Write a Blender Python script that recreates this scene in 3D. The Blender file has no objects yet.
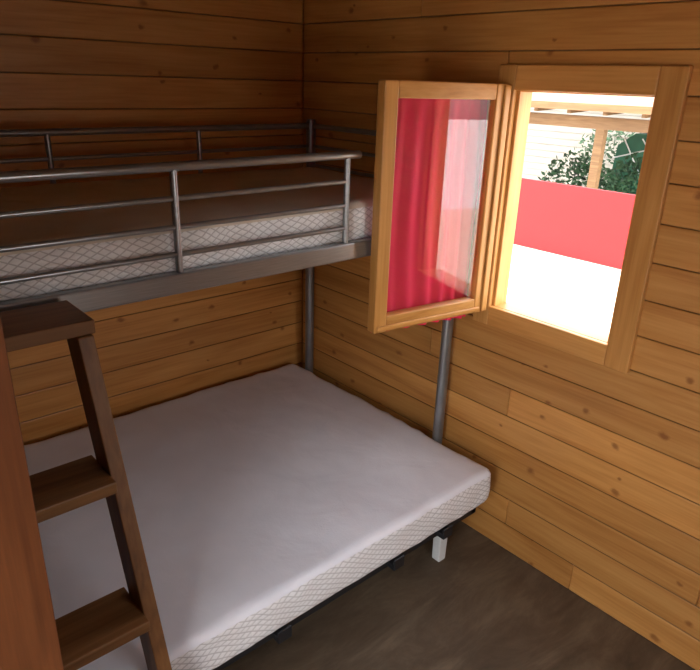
import bpy, math, random
from mathutils import Vector, Matrix, noise
random.seed(7)
scene = bpy.context.scene
try:
    scene.view_settings.view_transform = 'Standard'
except Exception as e:
    print(e)

# ------------------------------------------------------------------ materials
def new_mat(name):
    m = bpy.data.materials.new(name); m.use_nodes = True
    nt = m.node_tree
    for n in list(nt.nodes): nt.nodes.remove(n)
    out = nt.nodes.new('ShaderNodeOutputMaterial')
    b = nt.nodes.new('ShaderNodeBsdfPrincipled')
    nt.links.new(b.outputs[0], out.inputs[0])
    return m, nt, b, out

def ramp(nt, stops):
    r = nt.nodes.new('ShaderNodeValToRGB')
    el = r.color_ramp.elements
    while len(el) > 1: el.remove(el[0])
    el[0].position = stops[0][0]; el[0].color = (*stops[0][1], 1)
    for p, c in stops[1:]:
        e = el.new(p); e.color = (*c, 1)
    return r

def mix(nt, typ, fac, a, b):
    n = nt.nodes.new('ShaderNodeMix'); n.data_type = 'RGBA'; n.blend_type = typ
    L = nt.links
    for sock, v in ((n.inputs['Factor'], fac), (n.inputs[6], a), (n.inputs[7], b)):
        if isinstance(v, (int, float)): sock.default_value = v
        elif isinstance(v, tuple): sock.default_value = (*v, 1)
        else: L.new(v, sock)
    return n.outputs[2]

def mth(nt, op, a, b=None):
    n = nt.nodes.new('ShaderNodeMath'); n.operation = op
    for i, v in enumerate((a, b)):
        if v is None: continue
        if isinstance(v, (int, float)): n.inputs[i].default_value = v
        else: nt.links.new(v, n.inputs[i])
    return n.outputs[0]

def wood(name, axis, dark, base, light, rough=0.45, knots=True, var=0.35, spec=0.4):
    m, nt, b, out = new_mat(name); L = nt.links
    tc = nt.nodes.new('ShaderNodeTexCoord')
    at = nt.nodes.new('ShaderNodeAttribute'); at.attribute_name = 'bid'
    bid = at.outputs['Fac']
    off = nt.nodes.new('ShaderNodeCombineXYZ')
    for i in range(3):
        L.new(mth(nt, 'MULTIPLY', bid, [13.7, 29.1, 41.3][i]), off.inputs[i])
    add = nt.nodes.new('ShaderNodeVectorMath'); add.operation = 'ADD'
    L.new(tc.outputs['Object'], add.inputs[0]); L.new(off.outputs[0], add.inputs[1])
    def mp(al, ac):
        n = nt.nodes.new('ShaderNodeMapping')
        s = [ac, ac, ac]; s[axis] = al
        n.inputs['Scale'].default_value = s
        L.new(add.outputs[0], n.inputs[0]); return n.outputs[0]
    n1 = nt.nodes.new('ShaderNodeTexNoise'); n1.inputs['Scale'].default_value = 1
    n1.inputs['Detail'].default_value = 5; n1.inputs['Distortion'].default_value = 1.2
    L.new(mp(1.1, 13), n1.inputs[0])
    n2 = nt.nodes.new('ShaderNodeTexNoise'); n2.inputs['Scale'].default_value = 1
    n2.inputs['Detail'].default_value = 3
    L.new(mp(4, 110), n2.inputs[0])
    n3 = nt.nodes.new('ShaderNodeTexNoise'); n3.inputs['Scale'].default_value = 1
    n3.inputs['Detail'].default_value = 3
    L.new(mp(1.3, 4), n3.inputs[0])
    g = mth(nt, 'ADD', mth(nt, 'MULTIPLY', n1.outputs[0], .65), mth(nt, 'MULTIPLY', n2.outputs[0], .35))
    r = ramp(nt, [(0.30, dark), (0.5, base), (0.70, light)])
    L.new(g, r.inputs[0])
    bright = mth(nt, 'ADD', mth(nt, 'MULTIPLY', bid, var), 1 - var*0.6)
    blot = mth(nt, 'ADD', mth(nt, 'MULTIPLY', n3.outputs[0], .4), .8)
    tot = mth(nt, 'MULTIPLY', bright, blot)
    if knots and axis != 2:
        sz = nt.nodes.new('ShaderNodeSeparateXYZ'); L.new(tc.outputs['Object'], sz.inputs[0])
        fr_ = mth(nt, 'FRACT', mth(nt, 'DIVIDE', mth(nt, 'ADD', sz.outputs[2], .0605), .121))
        dd = mth(nt, 'MULTIPLY', mth(nt, 'ABSOLUTE', mth(nt, 'SUBTRACT', fr_, .5)), .121)
        jr = nt.nodes.new('ShaderNodeMapRange'); jr.inputs[1].default_value = .001; jr.inputs[2].default_value = .0035
        jr.inputs[3].default_value = .42; jr.inputs[4].default_value = 1.0
        L.new(dd, jr.inputs[0]); tot = mth(nt, 'MULTIPLY', tot, jr.outputs[0])
    cb = nt.nodes.new('ShaderNodeCombineColor')
    for i in range(3): L.new(tot, cb.inputs[i])
    col = mix(nt, 'MULTIPLY', 1.0, r.outputs[0], cb.outputs[0])
    if knots:
        sep = nt.nodes.new('ShaderNodeSeparateXYZ'); L.new(add.outputs[0], sep.inputs[0])
        cx = nt.nodes.new('ShaderNodeCombineXYZ')
        wob = nt.nodes.new('ShaderNodeTexNoise'); wob.inputs['Scale'].default_value = 30
        L.new(add.outputs[0], wob.inputs[0])
        w = mth(nt, 'MULTIPLY', mth(nt, 'SUBTRACT', wob.outputs[0], .5), .12)
        other = 2 if axis != 2 else 0
        L.new(mth(nt, 'ADD', mth(nt, 'MULTIPLY', sep.outputs[axis], 4.6), w), cx.inputs[0])
        L.new(mth(nt, 'ADD', mth(nt, 'MULTIPLY', sep.outputs[other], 6.5), w), cx.inputs[1])
        v = nt.nodes.new('ShaderNodeTexVoronoi'); v.voronoi_dimensions = '2D'
        v.inputs['Scale'].default_value = 1
        L.new(cx.outputs[0], v.inputs['Vector'])
        sc = nt.nodes.new('ShaderNodeSeparateColor'); L.new(v.outputs['Color'], sc.inputs[0])
        rad = mth(nt, 'MULTIPLY', mth(nt, 'GREATER_THAN', sc.outputs[0], .4), mth(nt, 'ADD', mth(nt, 'MULTIPLY', sc.outputs[1], .04), .025))
        ratio = mth(nt, 'DIVIDE', v.outputs['Distance'], mth(nt, 'ADD', rad, .0005))
        kr = ramp(nt, [(0.0, (1, 1, 1)), (0.45, (.85, .85, .85)), (0.6, (.5, .5, .5)), (1.0, (0, 0, 0))])
        L.new(mth(nt, 'MULTIPLY', ratio, .55), kr.inputs[0])
        col = mix(nt, 'MIX', mth(nt, 'MULTIPLY', kr.outputs[0], .75), col, (dark[0]*.45, dark[1]*.30, dark[2]*.25))
    L.new(col, b.inputs['Base Color'])
    b.inputs['Roughness'].default_value = rough
    b.inputs['Specular IOR Level'].default_value = spec
    bp = nt.nodes.new('ShaderNodeBump'); bp.inputs['Strength'].default_value = .12
    bp.inputs['Distance'].default_value = .004
    L.new(g, bp.inputs['Height']); L.new(bp.outputs[0], b.inputs['Normal'])
    return m

D, B_, Lt = (.40, .155, .034), (.54, .245, .063), (.64, .32, .095)
M_wy = wood('pine_boards_y', 1, D, B_, Lt, .38, True, .26)
M_wx = wood('pine_boards_x', 0, D, B_, Lt, .42, True, .26)
M_ceil = wood('pine_ceiling', 0, tuple(c*.35 for c in D), tuple(c*.35 for c in B_), tuple(c*.35 for c in Lt), .6, False)  # wall pine colours darkened to cut light bouncing off the ceiling
WD, WB, WL = (.40, .165, .035), (.56, .265, .07), (.66, .34, .105)
M_win_z = wood('window_wood_z', 2, WD, WB, WL, .35, False, .15)
M_win_y = wood('window_wood_y', 1, WD, WB, WL, .35, False, .15)
M_win_x = wood('window_wood_x', 0, WD, WB, WL, .35, False, .15)
M_lad_z = wood('ladder_wood_z', 2, (.10, .040, .013), (.18, .078, .026), (.25, .12, .042), .5, True, .15, .3)
M_lad_x = wood('ladder_wood_x', 0, (.11, .045, .015), (.20, .09, .031), (.28, .135, .05), .5, False, .15, .3)
M_door = wood('door_wood', 2, (.085, .026, .009), (.14, .046, .015), (.20, .07, .023), .45, False, .15, .3)

def metal(name, c, rough=.35):
    m, nt, b, o = new_mat(name)
    n = nt.nodes.new('ShaderNodeTexNoise'); n.inputs['Scale'].default_value = 25
    r = ramp(nt, [(.3, tuple(x*.8 for x in c)), (.7, c)])
    nt.links.new(n.outputs[0], r.inputs[0]); nt.links.new(r.outputs[0], b.inputs['Base Color'])
    b.inputs['Metallic'].default_value = .75; b.inputs['Roughness'].default_value = rough
    return m
M_metal = metal('grey_steel', (.32, .33, .34), .28)
M_darkmetal = metal('dark_steel', (.05, .05, .055), .45)

def plain(name, c, rough=.6, scale=20, var=.1):
    m, nt, b, o = new_mat(name)
    n = nt.nodes.new('ShaderNodeTexNoise'); n.inputs['Scale'].default_value = scale; n.inputs['Detail'].default_value = 5
    r = ramp(nt, [(.3, tuple(x*(1-var) for x in c)), (.7, tuple(min(1, x*(1+var)) for x in c))])
    nt.links.new(n.outputs[0], r.inputs[0]); nt.links.new(r.outputs[0], b.inputs['Base Color'])
    b.inputs['Roughness'].default_value = rough
    return m

def fabric(name, c, c2, scale=55, pattern=True):
    m, nt, b, o = new_mat(name); L = nt.links
    tc = nt.nodes.new('ShaderNodeTexCoord')
    wn = nt.nodes.new('ShaderNodeTexNoise'); wn.inputs['Scale'].default_value = 7
    L.new(tc.outputs['Object'], wn.inputs[0])
    sep = nt.nodes.new('ShaderNodeSeparateXYZ'); L.new(tc.outputs['Object'], sep.inputs[0])
    warp = mth(nt, 'MULTIPLY', mth(nt, 'SUBTRACT', wn.outputs[0], .5), .03)
    vert = mth(nt, 'ADD', sep.outputs[2], warp)
    horiz = mth(nt, 'MULTIPLY', mth(nt, 'ADD', sep.outputs[0], sep.outputs[1]), .55)
    k = scale*3.1416
    a = mth(nt, 'ABSOLUTE', mth(nt, 'SINE', mth(nt, 'MULTIPLY', mth(nt, 'ADD', horiz, vert), k)))
    d = mth(nt, 'ABSOLUTE', mth(nt, 'SINE', mth(nt, 'MULTIPLY', mth(nt, 'SUBTRACT', horiz, vert), k)))
    p = mth(nt, 'MINIMUM', a, d)
    if pattern:
        r = ramp(nt, [(.08, c2), (.42, c)])
        L.new(p, r.inputs[0])
    else:
        r = ramp(nt, [(.35, c2), (.65, c)]); L.new(wn.outputs[0], r.inputs[0])
    L.new(r.outputs[0], b.inputs['Base Color'])
    b.inputs['Roughness'].default_value = .85
    b.inputs['Specular IOR Level'].default_value = .2
    nz = nt.nodes.new('ShaderNodeTexNoise'); nz.inputs['Scale'].default_value = 5; nz.inputs['Detail'].default_value = 3
    nz.inputs['Distortion'].default_value = .8
    L.new(tc.outputs['Object'], nz.inputs[0])
    nf = nt.nodes.new('ShaderNodeTexNoise'); nf.inputs['Scale'].default_value = 160
    L.new(tc.outputs['Object'], nf.inputs[0])
    h = mth(nt, 'ADD', mth(nt, 'MULTIPLY', nz.outputs[0], 1.6), mth(nt, 'MULTIPLY', nf.outputs[0], .15))
    if pattern: h = mth(nt, 'ADD', mth(nt, 'MULTIPLY', p, .3), h)
    bp = nt.nodes.new('ShaderNodeBump'); bp.inputs['Strength'].default_value = .42; bp.inputs['Distance'].default_value = .01
    L.new(h, bp.inputs['Height']); L.new(bp.outputs[0], b.inputs['Normal'])
    return m
M_sheet = fabric('white_sheet', (.80, .80, .85), (.77, .77, .82), pattern=False)
M_side = fabric('quilted_white_side', (.78, .77, .77), (.48, .46, .46), 48)
M_up = fabric('white_sheet_warm_tinted', (.66, .59, .50), (.60, .53, .45), pattern=False)  # white cover; dim warm light is painted in as tan

m, nt, b, o = new_mat('floor_vinyl'); L = nt.links
tc = nt.nodes.new('ShaderNodeTexCoord')
mpn = nt.nodes.new('ShaderNodeMapping'); mpn.inputs['Scale'].default_value = (2, 6, 3); L.new(tc.outputs['Object'], mpn.inputs[0])
n = nt.nodes.new('ShaderNodeTexNoise'); n.inputs['Scale'].default_value = 1.2; n.inputs['Detail'].default_value = 9; n.inputs['Roughness'].default_value = .7
n.inputs['Distortion'].default_value = .6
L.new(mpn.outputs[0], n.inputs[0])
r = ramp(nt, [(.3, (.055, .037, .022)), (.5, (.105, .073, .045)), (.7, (.17, .125, .08))])
L.new(n.outputs[0], r.inputs[0]); L.new(r.outputs[0], b.inputs['Base Color']); b.inputs['Roughness'].default_value = .6
M_floor = m

m, nt, b, o = new_mat('window_glass'); L = nt.links
tr = nt.nodes.new('ShaderNodeBsdfTransparent'); tr.inputs[0].default_value = (.95, .96, .95, 1)
gl = nt.nodes.new('ShaderNodeBsdfGlossy'); gl.inputs['Roughness'].default_value = .01
fr = nt.nodes.new('ShaderNodeFresnel'); fr.inputs[0].default_value = 1.5
ge = nt.nodes.new('ShaderNodeNewGeometry')
front = mth(nt, 'SUBTRACT', 1, ge.outputs['Backfacing'])
mx = nt.nodes.new('ShaderNodeMixShader')
L.new(mth(nt, 'MINIMUM', mth(nt, 'MULTIPLY', front, mth(nt, 'MULTIPLY', fr.outputs[0], 2.2)), .9), mx.inputs[0])
L.new(tr.outputs[0], mx.inputs[1]); L.new(gl.outputs[0], mx.inputs[2]); L.new(mx.outputs[0], o.inputs[0])
M_glass = m

m, nt, b, o = new_mat('red_curtain_cloth'); L = nt.links
b.inputs['Base Color'].default_value = (.92, .02, .10, 1); b.inputs['Roughness'].default_value = .8
tl = nt.nodes.new('ShaderNodeBsdfTranslucent'); tl.inputs[0].default_value = (.95, .03, .13, 1)
mx = nt.nodes.new('ShaderNodeMixShader'); mx.inputs[0].default_value = .2
L.new(b.outputs[0], mx.inputs[1]); L.new(tl.outputs[0], mx.inputs[2]); L.new(mx.outputs[0], o.inputs[0])
M_curt = m

M_deck = plain('pale_concrete', (.52, .42, .32), .8, 4, .08)
M_gravel = plain('pale_gravel', (.60, .58, .54), .9, 2, .12)
M_red = plain('red_panel', (.27, .007, .010), .6, 3, .08)
M_leaf = plain('leaf_green', (.025, .07, .025), .7, 8, .6)
M_tanwood = wood('outdoor_wood', 1, (.13, .07, .028), (.20, .11, .045), (.26, .155, .07), .6, False, .1)
M_white = plain('white_plastic', (.62, .62, .60), .4, 10, .03)
M_green = plain('green_canvas', (.015, .10, .05), .6, 10, .1)
M_roof = plain('roof_felt', (.1, .09, .08), .8)
M_beige = plain('beige_plastic', (.45, .30, .2), .4)
M_cream = plain('cream_render', (.40, .37, .31), .8)

# ------------------------------------------------------------------ mesh builder
class MB:
    def __init__(s): s.v = []; s.f = []; s.b = []; s.m = []
    def box(s, lo, hi, bid=None, M=None, mi=0):
        bid = random.random() if bid is None else bid
        lo = Vector(lo); hi = Vector(hi); n = len(s.v)
        flip = M is not None and M.to_3x3().determinant() < 0
        for x, y, z in ((0,0,0),(1,0,0),(1,1,0),(0,1,0),(0,0,1),(1,0,1),(1,1,1),(0,1,1)):
            p = Vector((hi.x if x else lo.x, hi.y if y else lo.y, hi.z if z else lo.z))
            s.v.append(M @ p if M else p); s.b.append(bid)
        for f in ((0,3,2,1),(4,5,6,7),(0,1,5,4),(1,2,6,5),(2,3,7,6),(3,0,4,7)):
            if flip: f = f[::-1]
            s.f.append([n+i for i in f]); s.m.append(mi)
    def prism(s, poly, axis_vec, mi=0, bid=.5):
        n = len(s.v); k = len(poly); a = Vector(axis_vec)
        for p in poly: s.v.append(Vector(p)); s.b.append(bid)
        for p in poly: s.v.append(Vector(p)+a); s.b.append(bid)
        s.f.append([n+i for i in range(k)][::-1]); s.m.append(mi)
        s.f.append([n+k+i for i in range(k)]); s.m.append(mi)
        for i in range(k):
            j = (i+1) % k
            s.f.append([n+i, n+j, n+k+j, n+k+i]); s.m.append(mi)
    def tube(s, pts, r, seg=14, mi=0):
        pts = [Vector(p) for p in pts]; rings = []
        T0 = (pts[1]-pts[0]).normalized()
        N = T0.orthogonal().normalized()
        for i, p in enumerate(pts):
            if i == 0: T = T0
            elif i == len(pts)-1: T = (pts[i]-pts[i-1]).normalized()
            else: T = ((pts[i]-pts[i-1]).normalized()+(pts[i+1]-pts[i]).normalized()).normalized()
            N = (N-T*N.dot(T)).normalized(); Bn = T.cross(N)
            n = len(s.v)
            for k in range(seg):
                a = 2*math.pi*k/seg
                s.v.append(p+(N*math.cos(a)+Bn*math.sin(a))*r); s.b.append(.5)
            rings.append(n)
        for a, c in zip(rings, rings[1:]):
            for k in range(seg):
                j = (k+1) % seg
                s.f.append([a+k, a+j, c+j, c+k]); s.m.append(mi)
        s.f.append([rings[0]+k for k in range(seg)][::-1]); s.m.append(mi)
        s.f.append([rings[-1]+k for k in range(seg)]); s.m.append(mi)
    def build(s, name, mats, parent=None, bevel=0, smooth=False):
        me = bpy.data.meshes.new(name); me.from_pydata([tuple(p) for p in s.v], [], s.f)
        if not isinstance(mats, (list, tuple)): mats = [mats]
        for mm in mats: me.materials.append(mm)
        for p, i in zip(me.polygons, s.m): p.material_index = i
        a = me.attributes.new('bid', 'FLOAT', 'POINT')
        for i, q in enumerate(s.b): a.data[i].value = q
        ob = bpy.data.objects.new(name, me); scene.collection.objects.link(ob)
        if parent: ob.parent = parent
        if smooth:
            for p in me.polygons: p.use_smooth = True
            try: me.set_sharp_from_angle(angle=math.radians(40))
            except Exception: pass
        if bevel:
            md = ob.modifiers.new('bevel', 'BEVEL'); md.width = bevel; md.segments = 2
            md.limit_method = 'ANGLE'
        return ob

def empty(name, loc=(0,0,0)):
    e = bpy.data.objects.new(name, None); scene.collection.objects.link(e)
    return e

def arc(c, u, w, r, a0, a1, n=8):
    c, u, w = Vector(c), Vector(u), Vector(w)
    return [c+u*r*math.cos(a0+(a1-a0)*i/n)+w*r*math.sin(a0+(a1-a0)*i/n) for i in range(n+1)]

# ------------------------------------------------------------------ room
P = .121
XL, YF, ZC = -2.5, -3.4, 2.42
WT = .06
HY0, HY1, HZ0, HZ1 = -1.73, -1.18, P*8, P*15
w = MB()
k = 0
while k*P < ZC:
    z0, z1 = k*P, min((k+1)*P, ZC)
    segs = [(YF, 0)]
    if z0 >= HZ0-.001 and z1 <= HZ1+.001: segs = [(YF, HY0), (HY1, 0)]
    else:
        j = random.uniform(-2.2, -.7)
        if random.random() < .45: segs = [(YF, j), (j, 0)]
    for a, c in segs: w.box((0, a, z0), (.025, c, z1))
    k += 1
w.box((.025, YF-.1, -.1), (WT, HY0, ZC), .5); w.box((.025, HY1, -.1), (WT, .1, ZC), .5)
w.box((.025, HY0, -.1), (WT, HY1, HZ0), .5); w.box((.025, HY0, HZ1), (WT, HY1, ZC), .5)
w.build('wall_right', M_wy, bevel=.0055)

w = MB(); k = 0
while k*P < ZC:
    z0, z1 = k*P, min((k+1)*P, ZC)
    w.box((XL, 0, z0), (0, .025, z1)); k += 1
w.box((XL-.1, .025, -.1), (.025, .1, ZC), .5)
w.build('wall_back', M_wx, bevel=.0055)

DY0, DY1, DZ = -2.62, -1.95, 2.04
w = MB(); k = 0
while k*P < ZC:
    z0, z1 = k*P, min((k+1)*P, ZC)
    if z0 < DZ-.01:
        w.box((XL-.025, YF, z0), (XL, DY0, min(z1, DZ))); w.box((XL-.025, DY1, z0), (XL, 0, z1))
        if z1 > DZ: w.box((XL-.025, DY0, DZ), (XL, DY1, z1)); w.box((XL-.025, YF, DZ), (XL, DY0, z1))
    else: w.box((XL-.025, YF, z0), (XL, 0, z1))
    k += 1
w.box((XL-.09, YF-.1, -.1), (XL-.025, DY0, ZC), .5); w.box((XL-.09, DY1, -.1), (XL-.025, .1, ZC), .5)
w.box((XL-.09, DY0, 2.05), (XL-.025, DY1, ZC), .5)
w.build('wall_left', M_wy, bevel=.0055)
# front wall (behind the camera) with a window opening added for fill light
FX0, FX1, FZ0, FZ1 = -1.45, -.80, P*8, P*14
w = MB(); k = 0
while k*P < ZC:
    z0, z1 = k*P, min((k+1)*P, ZC)
    if 7.99 <= k <= 13.01:
        w.box((XL, YF-.025, z0), (FX0, YF, z1)); w.box((FX1, YF-.025, z0), (0, YF, z1))
    else: w.box((XL, YF-.025, z0), (0, YF, z1))
    k += 1
w.box((XL-.1, YF-.06, -.1), (FX0, YF-.025, ZC), .5); w.box((FX1, YF-.06, -.1), (.06, YF-.025, ZC), .5)
w.box((FX0, YF-.06, -.1), (FX1, YF-.025, FZ0), .5); w.box((FX0, YF-.06, FZ1), (FX1, YF-.025, ZC), .5)
w.build('wall_front', M_wx, bevel=.0055)
w = MB()
for (x0, x1) in ((FX0-.07, FX0+.01), (FX1-.01, FX1+.07)):
    w.box((x0, YF, FZ0-.07), (x1, YF+.022, FZ1+.07))
w.box((FX0+.01, YF, FZ1-.01), (FX1-.01, YF+.0215, FZ1+.07)); w.box((FX0+.01, YF, FZ0-.07), (FX1-.01, YF+.0215, FZ0+.01))
xm = (FX0+FX1)/2
w.box((xm-.02, YF-.04, FZ0), (xm+.02, YF-.005, FZ1))
w.build('added_fill_window', M_win_z, None, .004)  # unseen window, added to brighten the bed and back wall
w = MB(); y = YF
while y < 0:
    w.box((XL, y, ZC), (0, min(y+.12, 0), ZC+.02)); y += .12
w.box((XL-.1, YF-.1, ZC+.02), (.1, .1, ZC+.08), .5)
w.build('ceiling', M_ceil, bevel=.003)
w = MB(); w.box((XL-.1, YF-.1, ZC+.08), (.1, .1, ZC+.14)); w.build('roof', M_roof)
w = MB(); w.box((XL-.025, YF-.025, -.1), (.025, .025, 0)); w.build('floor', M_floor)
# ------------------------------------------------------------------ window
win = empty('window_1')
iy0, iy1, iz0, iz1 = -1.692, -1.205, 1.035, 1.812
oy0, oy1, oz0, oz1 = -1.775, -1.135, .958, 1.893
JD = .075
w = MB()
w.box((-.022, oy0, oz0), (0, iy0, oz1)); w.box((-.022, iy1, oz0), (0, oy1, oz1))
w.build('casing_stile', M_win_z, win, .004)
w = MB()
w.box((-.0215, iy0, iz1), (0, iy1, oz1)); w.box((-.0215, iy0, oz0), (0, iy1, iz0))
w.build('casing_rail', M_win_y, win, .004)
w = MB()
w.box((0, HY0, HZ0), (JD, iy0+.012, HZ1)); w.box((0, iy1-.012, HZ0), (JD, HY1, HZ1))
w.build('jamb_stile', M_win_z, win, .003)
w = MB()
w.box((0, iy0+.012, HZ0), (JD+.01, iy1-.012, iz0)); w.box((0, iy0+.012, iz1-.004), (JD, iy1-.012, HZ1))
w.build('jamb_rail', M_win_y, win, .003)
hinge = Vector((-.03, -1.19, 0)); free = Vector((-.54, -1.112, 0))
u = (free-hinge); Ls = u.length; u.normalize(); vdir = Vector((-u.y, u.x, 0))
if vdir.y < 0: vdir = -vdir
MS = Matrix(((u.x, vdir.x, 0, hinge.x), (u.y, vdir.y, 0, hinge.y), (0, 0, 1, 0), (0, 0, 0, 1)))
sz0, sz1, sw, st = 1.012, 1.832, .052, .042
w = MB()
w.box((0, 0, sz0), (sw, st, sz1), M=MS); w.box((Ls-sw, 0, sz0), (Ls, st, sz1), M=MS)
w.box((-.004, -.010, sz0+.004), (.022, 0, sz1-.004), M=MS)
w.build('sash_stile', M_win_z, win, .004)
w = MB()
w.box((sw, .001, sz0), (Ls-sw, st-.001, sz0+sw+.005), M=MS); w.box((sw, .001, sz1-sw), (Ls-sw, st-.001, sz1), M=MS)
w.box((.03, -.008, sz0+.008), (Ls-.01, .001, sz0+.026), M=MS)
w.build('sash_rail', M_win_x, win, .004)
w = MB(); w.box((sw-.004, .016, sz0+sw), (Ls-sw+.004, .020, sz1-sw), M=MS); w.build('sash_glass', M_glass, win)
w = MB()
for z in (1.16, 1.68):
    w.tube([MS @ Vector((-.006, .02, z-.03)), MS @ Vector((-.006, .02, z+.03))], .006)
w.build('sash_hinges', M_metal, win, smooth=True)
# curtain on interior face of the sash
cur = empty('curtain')
nu, nz = 140, 36; vs = []; fs = []
c0, c1 = .035, Ls-.03
for j in range(nz+1):
    t = j/nz
    for i in range(nu+1):
        s = i/nu
        z = (.975+.015*s) + (1.80-.975-.015*s)*t
        wv = math.sin(s**.8*math.pi*2*6.5+.8*math.sin(t*5+s*3))*.009*(1.0 if j < nz-2 else .5) + noise.noise(Vector((s*5, z*2.2, 0)))*.006
        p = MS @ Vector((c0+(c1-c0)*s + .005*noise.noise(Vector((s*3, z*3, 5))), st+.019+wv, z))
        vs.append(tuple(p))
for j in range(nz):
    for i in range(nu):
        a = j*(nu+1)+i; fs.append((a, a+1, a+nu+2, a+nu+1))
me = bpy.data.meshes.new('curtain_cloth'); me.from_pydata(vs, [], fs); me.materials.append(M_curt)
for p in me.polygons: p.use_smooth = True
ob = bpy.data.objects.new('curtain_cloth', me); scene.collection.objects.link(ob); ob.parent = cur
w = MB(); w.tube([MS @ Vector((.03, st+.019, 1.79)), MS @ Vector((Ls-.02, st+.019, 1.79))], .004)
w.build('curtain_rod', M_white, cur, smooth=True)

# ------------------------------------------------------------------ bunk bed
bed = empty('bunk_bed')
PX, PXL, YB, YN = -.06, -2.06, -.14, -1.045
BZ = -.012
w = MB()
for x in (PX, PXL):
    for y in (YB, YN):
        w.tube([(x, y, 0), (x, y, 1.645)], .022, 20)
        w.tube([(x, y, 1.645), (x, y, 1.653)], .019, 20)
w.build('posts', M_metal, bed, smooth=True)
w = MB()
w.box((PXL, YN-.015, 1.288+BZ), (PX, YN+.015, 1.345+BZ)); w.box((PXL, YB-.015, 1.293+BZ), (PX, YB+.015, 1.347+BZ))
w.box((PX-.015, YB-.01, 1.295+BZ), (PX+.015, YN+.01, 1.345+BZ)); w.box((PXL-.015, YN, 1.295+BZ), (PXL+.015, YB, 1.345+BZ))
w.build('upper_frame', M_metal, bed, .005)
w = MB()
x = PXL+.12
while x < PX-.1:
    w.box((x, YN+.012, 1.312+BZ), (x+.06, YB-.012, 1.324+BZ)); x += .14
w.build('upper_slats', M_darkmetal, bed, .002)
w = MB()
yt = YN
top = [(-1.86, yt, 1.345+BZ), (-1.86, yt, 1.57)] + [tuple(p) for p in arc((-1.82, yt, 1.57), (-1, 0, 0), (0, 0, 1), .04, 0, math.pi/2)] + [(-.575, yt, 1.61)]
w.tube(top, .0125)
for z in (1.53, 1.455, 1.382):
    w.tube([(-1.86, yt, z), (-.625, yt, z)], .0075, 10)
for x in (-.625, -1.215):
    w.tube([(x, yt, 1.345+BZ), (x, yt, 1.605)], .010, 12)
w.tube([(PXL, YB, 1.625), (PX, YB, 1.625)], .0125)
w.tube([(PXL, YB, 1.535), (PX, YB, 1.535)], .0075)
for x in (-.64, -1.23, -1.8):
    w.tube([(x, YB, 1.345+BZ), (x, YB, 1.62)], .010, 12)
for xx in (PX, PXL):
    for z in (1.625, 1.535, 1.45):
        w.tube([(xx, YB, z), (xx, YN, z)], .011 if z > 1.6 else .0075, 12)
w.build('guard_rails', M_metal, bed, smooth=True)
w = MB()
w.box((-2.06, -1.335, .205), (-.13, -1.305, .25)); w.box((-2.06, -.10, .205), (-.13, -.07, .25))
w.box((-.16, -1.335, .205), (-.13, -.07, .25)); w.box((-2.06, -1.335, .205), (-2.03, -.07, .25))
w.box((-.16, YN-.015, .205), (PX, YN+.015, .25)); w.box((-.16, YB-.015, .205), (PX, YB+.015, .25))
x = -1.98
while x < -.2:
    w.box((x, -1.31, .248), (x+.06, -.08, .262)); x += .13
for (x) in (-.40, -.66, -1.15):
    w.box((x, -1.39, .240), (x+.05, -1.30, .262)); w.box((x, -1.393, .240), (x+.05, -1.386, .285))
w.build('lower_frame', M_darkmetal, bed, .003)
w = MB()
for x in (-.26, -1.9):
    for y in (-1.27, -.12):
        poly = [(x-.026, y-.02, .205), (x+.026, y-.02, .205), (x+.02, y-.02, .0), (x-.02, y-.02, .0)]
        w.prism(poly, (0, .04, 0))
w.build('feet', M_white, bed, .004)

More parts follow.
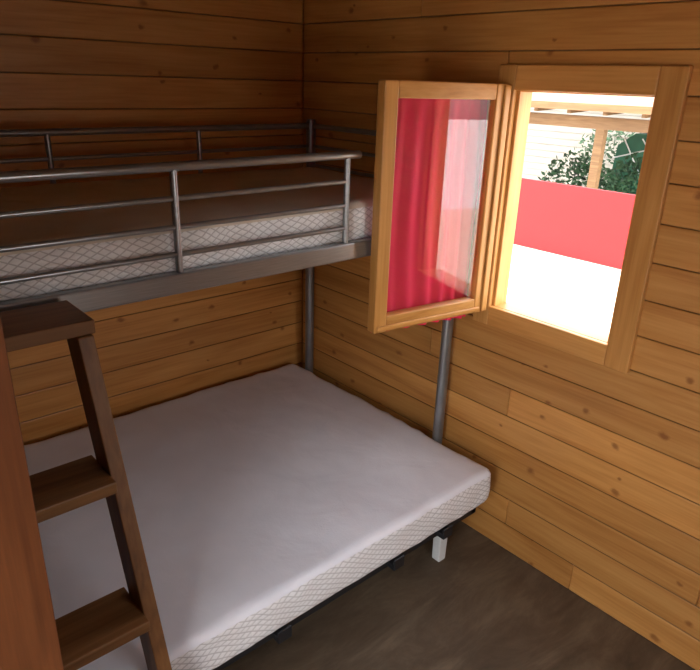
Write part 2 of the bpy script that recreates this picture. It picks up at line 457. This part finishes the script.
def mattress(name, lo, hi, r, rc, mats, amp=.004, step=.025, seed=0, crown=0):
    lo = Vector(lo); hi = Vector(hi); c = (lo+hi)/2; h = (hi-lo)/2
    n = [max(5, int((hi[i]-lo[i])/step)) for i in range(3)]
    idx = {}; vs = []; fs = []; mi = []
    def vert(i, j, k):
        key = (i, j, k)
        if key in idx: return idx[key]
        p = Vector((lo.x+(hi.x-lo.x)*i/n[0], lo.y+(hi.y-lo.y)*j/n[1], lo.z+(hi.z-lo.z)*k/n[2]))-c
        ax, ay = h.x-rc, h.y-rc
        q = Vector((max(-ax, min(ax, p.x)), max(-ay, min(ay, p.y))))
        d = Vector((p.x, p.y))-q
        if abs(d.x) > 1e-6 and abs(d.y) > 1e-6:
            mlen = max(abs(d.x), abs(d.y)); d = d.normalized()*mlen
        pxy = q+d
        az = h.z-r
        dz = abs(p.z)-az
        rim = min(h.x-abs(p.x), h.y-abs(p.y))
        if dz > 0 and rim < r:
            s = r-rim; t = dz
            mm = max(s, t); ll = math.hypot(s, t)
            s2, t2 = s*mm/ll, t*mm/ll
            sc = (s-s2)
            if abs(h.x-abs(p.x)) < r: pxy.x -= math.copysign((r-(h.x-abs(p.x)))/max(s, 1e-6)*sc, p.x)
            if abs(h.y-abs(p.y)) < r: pxy.y -= math.copysign((r-(h.y-abs(p.y)))/max(s, 1e-6)*sc, p.y)
            p.z = math.copysign(az+t2, p.z)
        P0 = Vector((pxy.x, pxy.y, p.z))
        side = 1.0 if rim < .002 else 0.0
        nn = noise.noise(Vector((P0.x*3.3, P0.y*3.3, P0.z*5+seed)))*amp*1.4 + noise.noise(Vector((P0.x*14, P0.y*14, P0.z*18+seed)))*amp*(.4+.9*side)
        if k == 0: nn *= .2
        out = Vector((P0.x/h.x, P0.y/h.y, P0.z/h.z)); out = Vector((out.x**7, out.y**7, out.z**3)).normalized() if out.length > 0 else out
        P0 += out*nn
        if p.z > 0: P0.z += crown*(1-(p.x/h.x)**2)*(1-(p.y/h.y)**2)
        idx[key] = len(vs); vs.append(tuple(P0+c)); return idx[key]
    def quad(a, b2, c2, d2, m_): fs.append((a, b2, c2, d2)); mi.append(m_)
    X, Y, Z = n
    for i in range(X):
        for j in range(Y):
            quad(vert(i, j, Z), vert(i+1, j, Z), vert(i+1, j+1, Z), vert(i, j+1, Z), 0)
            quad(vert(i, j, 0), vert(i, j+1, 0), vert(i+1, j+1, 0), vert(i+1, j, 0), 1)
    for i in range(X):
        for k in range(Z):
            mm = 1 if k < Z-1 else 0
            quad(vert(i, 0, k), vert(i+1, 0, k), vert(i+1, 0, k+1), vert(i, 0, k+1), mm)
            quad(vert(i, Y, k), vert(i, Y, k+1), vert(i+1, Y, k+1), vert(i+1, Y, k), mm)
    for j in range(Y):
        for k in range(Z):
            mm = 1 if k < Z-1 else 0
            quad(vert(0, j, k), vert(0, j, k+1), vert(0, j+1, k+1), vert(0, j+1, k), mm)
            quad(vert(X, j, k), vert(X, j+1, k), vert(X, j+1, k+1), vert(X, j, k+1), mm)
    me = bpy.data.meshes.new(name); me.from_pydata(vs, [], fs)
    for mt in mats: me.materials.append(mt)
    for p, q in zip(me.polygons, mi): p.material_index = q; p.use_smooth = True
    ob = bpy.data.objects.new(name, me); scene.collection.objects.link(ob)
    return ob
mattress('mattress', (-2.05, -1.375, .263), (-.09, -.045, .415), .028, .035, [M_sheet, M_side], .006, .018, 0, -.008)
mattress('mattress', (-2.03, -1.022, 1.326+BZ), (-.10, -.165, 1.455), .03, .05, [M_up, M_side], .007, .018, 9, .006)

# ------------------------------------------------------------------ ladder
lad = empty('ladder')
def fy(z): return -1.262-.217*(1.335-z)
w = MB()
for x0 in (-1.545, -1.90):
    d = .085
    xb, xt = x0+.012, x0-.028
    n0 = len(w.v)
    for (xx, zz) in ((xb, 0), (xt, 1.298)):
        for dx, dy in ((0, 0), (.035, 0), (.035, d), (0, d)):
            w.v.append(Vector((xx+dx, fy(zz)+dy-.006*(1-zz/1.3), zz))); w.b.append(.3+abs(x0)*.1)
    for f in ((3,2,1,0),(4,5,6,7),(0,1,5,4),(1,2,6,5),(2,3,7,6),(3,0,4,7)):
        w.f.append([n0+i for i in f]); w.m.append(0)
w.build('stringers', M_lad_z, lad, .003)
w = MB()
w.box((-1.935, -1.262, 1.298), (-1.53, -1.095, 1.330))
for z in (.985, .635, .27):
    xr = -1.545-.028+.04*(1.298-z)/1.298
    w.box((xr-.32, fy(z)-.03, z-.03), (xr+.002, fy(z)+.115 if z > .5 else fy(z)+.08, z))
w.build('treads', M_lad_x, lad, .003)

# ------------------------------------------------------------------ door leaf (open)
door = empty('door_1')
dh = Vector((XL+.03, -1.93, 0)); de = Vector((-1.80, -1.70, 0))
u = de-dh; Ld = u.length; u.normalize(); vd = Vector((-u.y, u.x, 0))
MD = Matrix(((u.x, vd.x, 0, dh.x), (u.y, vd.y, 0, dh.y), (0, 0, 1, 0), (0, 0, 0, 1)))
w = MB()
w.box((0, 0, .01), (.1, .04, 2.0), M=MD); w.box((Ld-.1, 0, .01), (Ld, .04, 2.0), M=MD)
for i in range(5):
    a = .1+(Ld-.2)*i/5; w.box((a+.001, .01, .11), (a+(Ld-.2)/5-.001, .03, 1.9), M=MD)
w.box((.1, 0, .01), (Ld-.1, .04, .11), M=MD); w.box((.1, 0, 1.9), (Ld-.1, .04, 2.0), M=MD); w.box((.1, 0, .95), (Ld-.1, .04, 1.07), M=MD)
w.build('leaf', M_door, door, .003)
w = MB()
w.tube([MD @ Vector((Ld-.006, .038, .925)), MD @ Vector((Ld+.002, .055, .925)), MD @ Vector((Ld+.020, .062, .925))], .009)
w.build('handle', M_beige, door, smooth=True)
w = MB()
w.box((XL-.09, DY0-.06, 0), (XL+.015, DY0, DZ+.06)); w.box((XL-.09, DY1, 0), (XL+.015, DY1+.06, DZ+.06)); w.box((XL-.09, DY0, DZ), (XL+.015, DY1, DZ+.06))
w.build('trim_1', M_door, None, .003)

# ------------------------------------------------------------------ outside
w = MB(); w.box((WT+.002, -8, -.25), (5.1, 12, -.06)); w.build('terrace_slab', M_deck)
w = MB(); w.box((-40, -40, -.75), (60, 60, -.6)); w.build('ground', M_gravel)
w = MB(); w.box((-6, -8, -.6), (XL-.1, 6, -.08)); w.build('porch_slab', M_deck)
rp = empty('red_fence')
w = MB(); w.box((4.95, -4, -.06), (4.99, 11, .765)); w.build('panel', M_red, rp)
w = MB()
for i in range(9): w.box((4.99, -4+i*1.85, -.06), (5.04, -3.94+i*1.85, .75))
w.build('post', M_red, rp)
sh = empty('wooden_shelter')
w = MB()
for y in (2.75, 6.5, -.8): w.box((7.95, y-.07, -.6), (8.07, y+.07, 1.3))
for y in (2.75, 6.5, -.8): w.box((10.95, y-.06, -.6), (11.07, y+.06, 1.6))
w.box((7.93, -1.2, 1.22), (8.09, 7.4, 1.40)); w.box((10.93, -1.2, 1.5), (11.09, 7.4, 1.66))
for i in range(15): 
    y = -1.1+i*.6
    w.prism([(7.6, y, 1.44), (11.5, y, 1.66), (11.5, y, 1.72), (7.6, y, 1.50)], (0, .06, 0))
w.build('frame', M_tanwood, sh)
w = MB()
w.prism([(7.5, -1.3, 1.495), (11.5, -1.3, 1.72), (11.5, -1.3, 1.76), (7.5, -1.3, 1.60)], (0, 8.9, 0))
w.build('roof_panel', M_tanwood, sh)
nb = empty('neighbour_cabin')
w = MB(); w.box((13, -3, -.6), (17, 13, 1.72))
for i in range(14): w.box((12.985, -3, -.5+i*.16), (13.0, 13, -.365+i*.16))
w.build('walls', M_cream, nb, .004)
w = MB(); w.prism([(12.6, -3.4, 1.70), (15, -3.4, 2.5), (17.4, -3.4, 1.70)], (0, 16.8, 0)); w.build('gable_roof', M_roof, nb)
tn = empty('green_tent')
w = MB()
w.prism([(9.9, 2.3, -.6), (9.9, 3.5, -.6), (9.9, 3.4, .85), (9.9, 3.1, 1.08), (9.9, 2.6, 1.08), (9.9, 2.35, .85)], (.9, 0, 0)); w.build('canvas', M_green, tn)
w = MB()
for (a, b2) in (((9.88, 2.3, .2), (9.88, 2.95, 1.0)), ((9.88, 2.4, .95), (9.88, 3.45, .62)), ((9.88, 3.3, 1.0), (9.88, 2.7, .1))):
    w.tube([a, b2], .012, 8)
w.build('poles', M_white, tn, smooth=True)
bm_v = []; bm_f = []
for (cx, cy, cz, sx, sy, sz, nleaf) in ((9.0, 2.35, .05, .3, .8, .82, 1300), (9.2, 3.7, .0, .35, .8, .75, 1100), (12.2, 4.6, .3, .3, 1.0, .9, 900)):
    for _ in range(nleaf):
        d = Vector((random.gauss(0, 1), random.gauss(0, 1), random.gauss(0, 1))).normalized()*random.uniform(.3, 1)**.5
        c = Vector((cx+d.x*sx, cy+d.y*sy, max(-.55, cz+d.z*sz)))
        a = Vector((random.gauss(0, 1), random.gauss(0, 1), random.gauss(0, 1))).normalized()
        b2 = a.orthogonal().normalized(); s = random.uniform(.04, .08); n = len(bm_v)
        bm_v += [tuple(c-a*s), tuple(c+b2*s*.5), tuple(c+a*s), tuple(c-b2*s*.5)]
        bm_f.append((n, n+1, n+2, n+3))
me = bpy.data.meshes.new('hedge'); me.from_pydata(bm_v, [], bm_f); me.materials.append(M_leaf)
ob = bpy.data.objects.new('hedge', me); scene.collection.objects.link(ob)

# ------------------------------------------------------------------ lights
wd = bpy.data.worlds.new('sky_world'); scene.world = wd; wd.use_nodes = True
nt = wd.node_tree; bg = nt.nodes['Background']
sky = nt.nodes.new('ShaderNodeTexSky')
try:
    sky.sky_type = 'NISHITA'; sky.sun_disc = False; sky.sun_elevation = math.radians(55); sky.sun_rotation = math.radians(200)
    sky.dust_density = 3
except Exception as e: print(e)
hs = nt.nodes.new('ShaderNodeHueSaturation'); hs.inputs['Saturation'].default_value = .25
nt.links.new(sky.outputs[0], hs.inputs['Color']); nt.links.new(hs.outputs[0], bg.inputs[0])
bg.inputs[1].default_value = 1.15
sd = bpy.data.lights.new('sun', 'SUN'); sd.energy = 3.2; sd.angle = math.radians(1); sd.color = (1, .95, .86)
so = bpy.data.objects.new('sun', sd); scene.collection.objects.link(so)
so.rotation_euler = Vector((-.12, -.45, -.85)).to_track_quat('-Z', 'Y').to_euler()
def portal(name, loc, direction, sx, sy):
    a = bpy.data.lights.new(name, 'AREA'); a.shape = 'RECTANGLE'; a.size = sx; a.size_y = sy
    try: a.cycles.is_portal = True
    except Exception as e: print('portal', e); return
    o2 = bpy.data.objects.new(name, a); scene.collection.objects.link(o2); o2.location = loc
    o2.rotation_euler = Vector(direction).to_track_quat('-Z', 'Z').to_euler()
portal('daylight_portal_window', (.10, -1.45, 1.42), (-1, 0, 0), .56, .86)
portal('daylight_portal_door', (XL-.12, -2.285, 1.02), (1, 0, 0), .74, 2.06)
portal('daylight_portal_window', ((FX0+FX1)/2, YF-.09, (FZ0+FZ1)/2), (0, 1, 0), .68, .75)  # portal for the added fill opening behind the camera

# ------------------------------------------------------------------ camera
d1 = Vector((-605, -275, 645)).normalized(); d2 = Vector((770, -240, 645)).normalized(); d3 = Vector((-67, 1650, 645)).normalized()
Mx = Matrix((d2, d1, -d3))
for _ in range(20):
    inv = Mx.inverted().transposed()
    Mx = Matrix([[(Mx[i][j]+inv[i][j])*.5 for j in range(3)] for i in range(3)])
right = Vector((Mx[0][0], Mx[1][0], Mx[2][0])); down = Vector((Mx[0][1], Mx[1][1], Mx[2][1])); fwd = Vector((Mx[0][2], Mx[1][2], Mx[2][2]))
cam = bpy.data.cameras.new('camera'); co = bpy.data.objects.new('camera', cam); scene.collection.objects.link(co)
R = Matrix((right, -down, -fwd)).transposed().to_4x4()
R.translation = Vector((-1.99, -2.60, 1.83))
co.matrix_world = R
cam.sensor_fit = 'HORIZONTAL'; cam.sensor_width = 36; cam.lens = 36*645/700; cam.clip_start = .02
scene.camera = co
scene.view_settings.exposure = 0.5
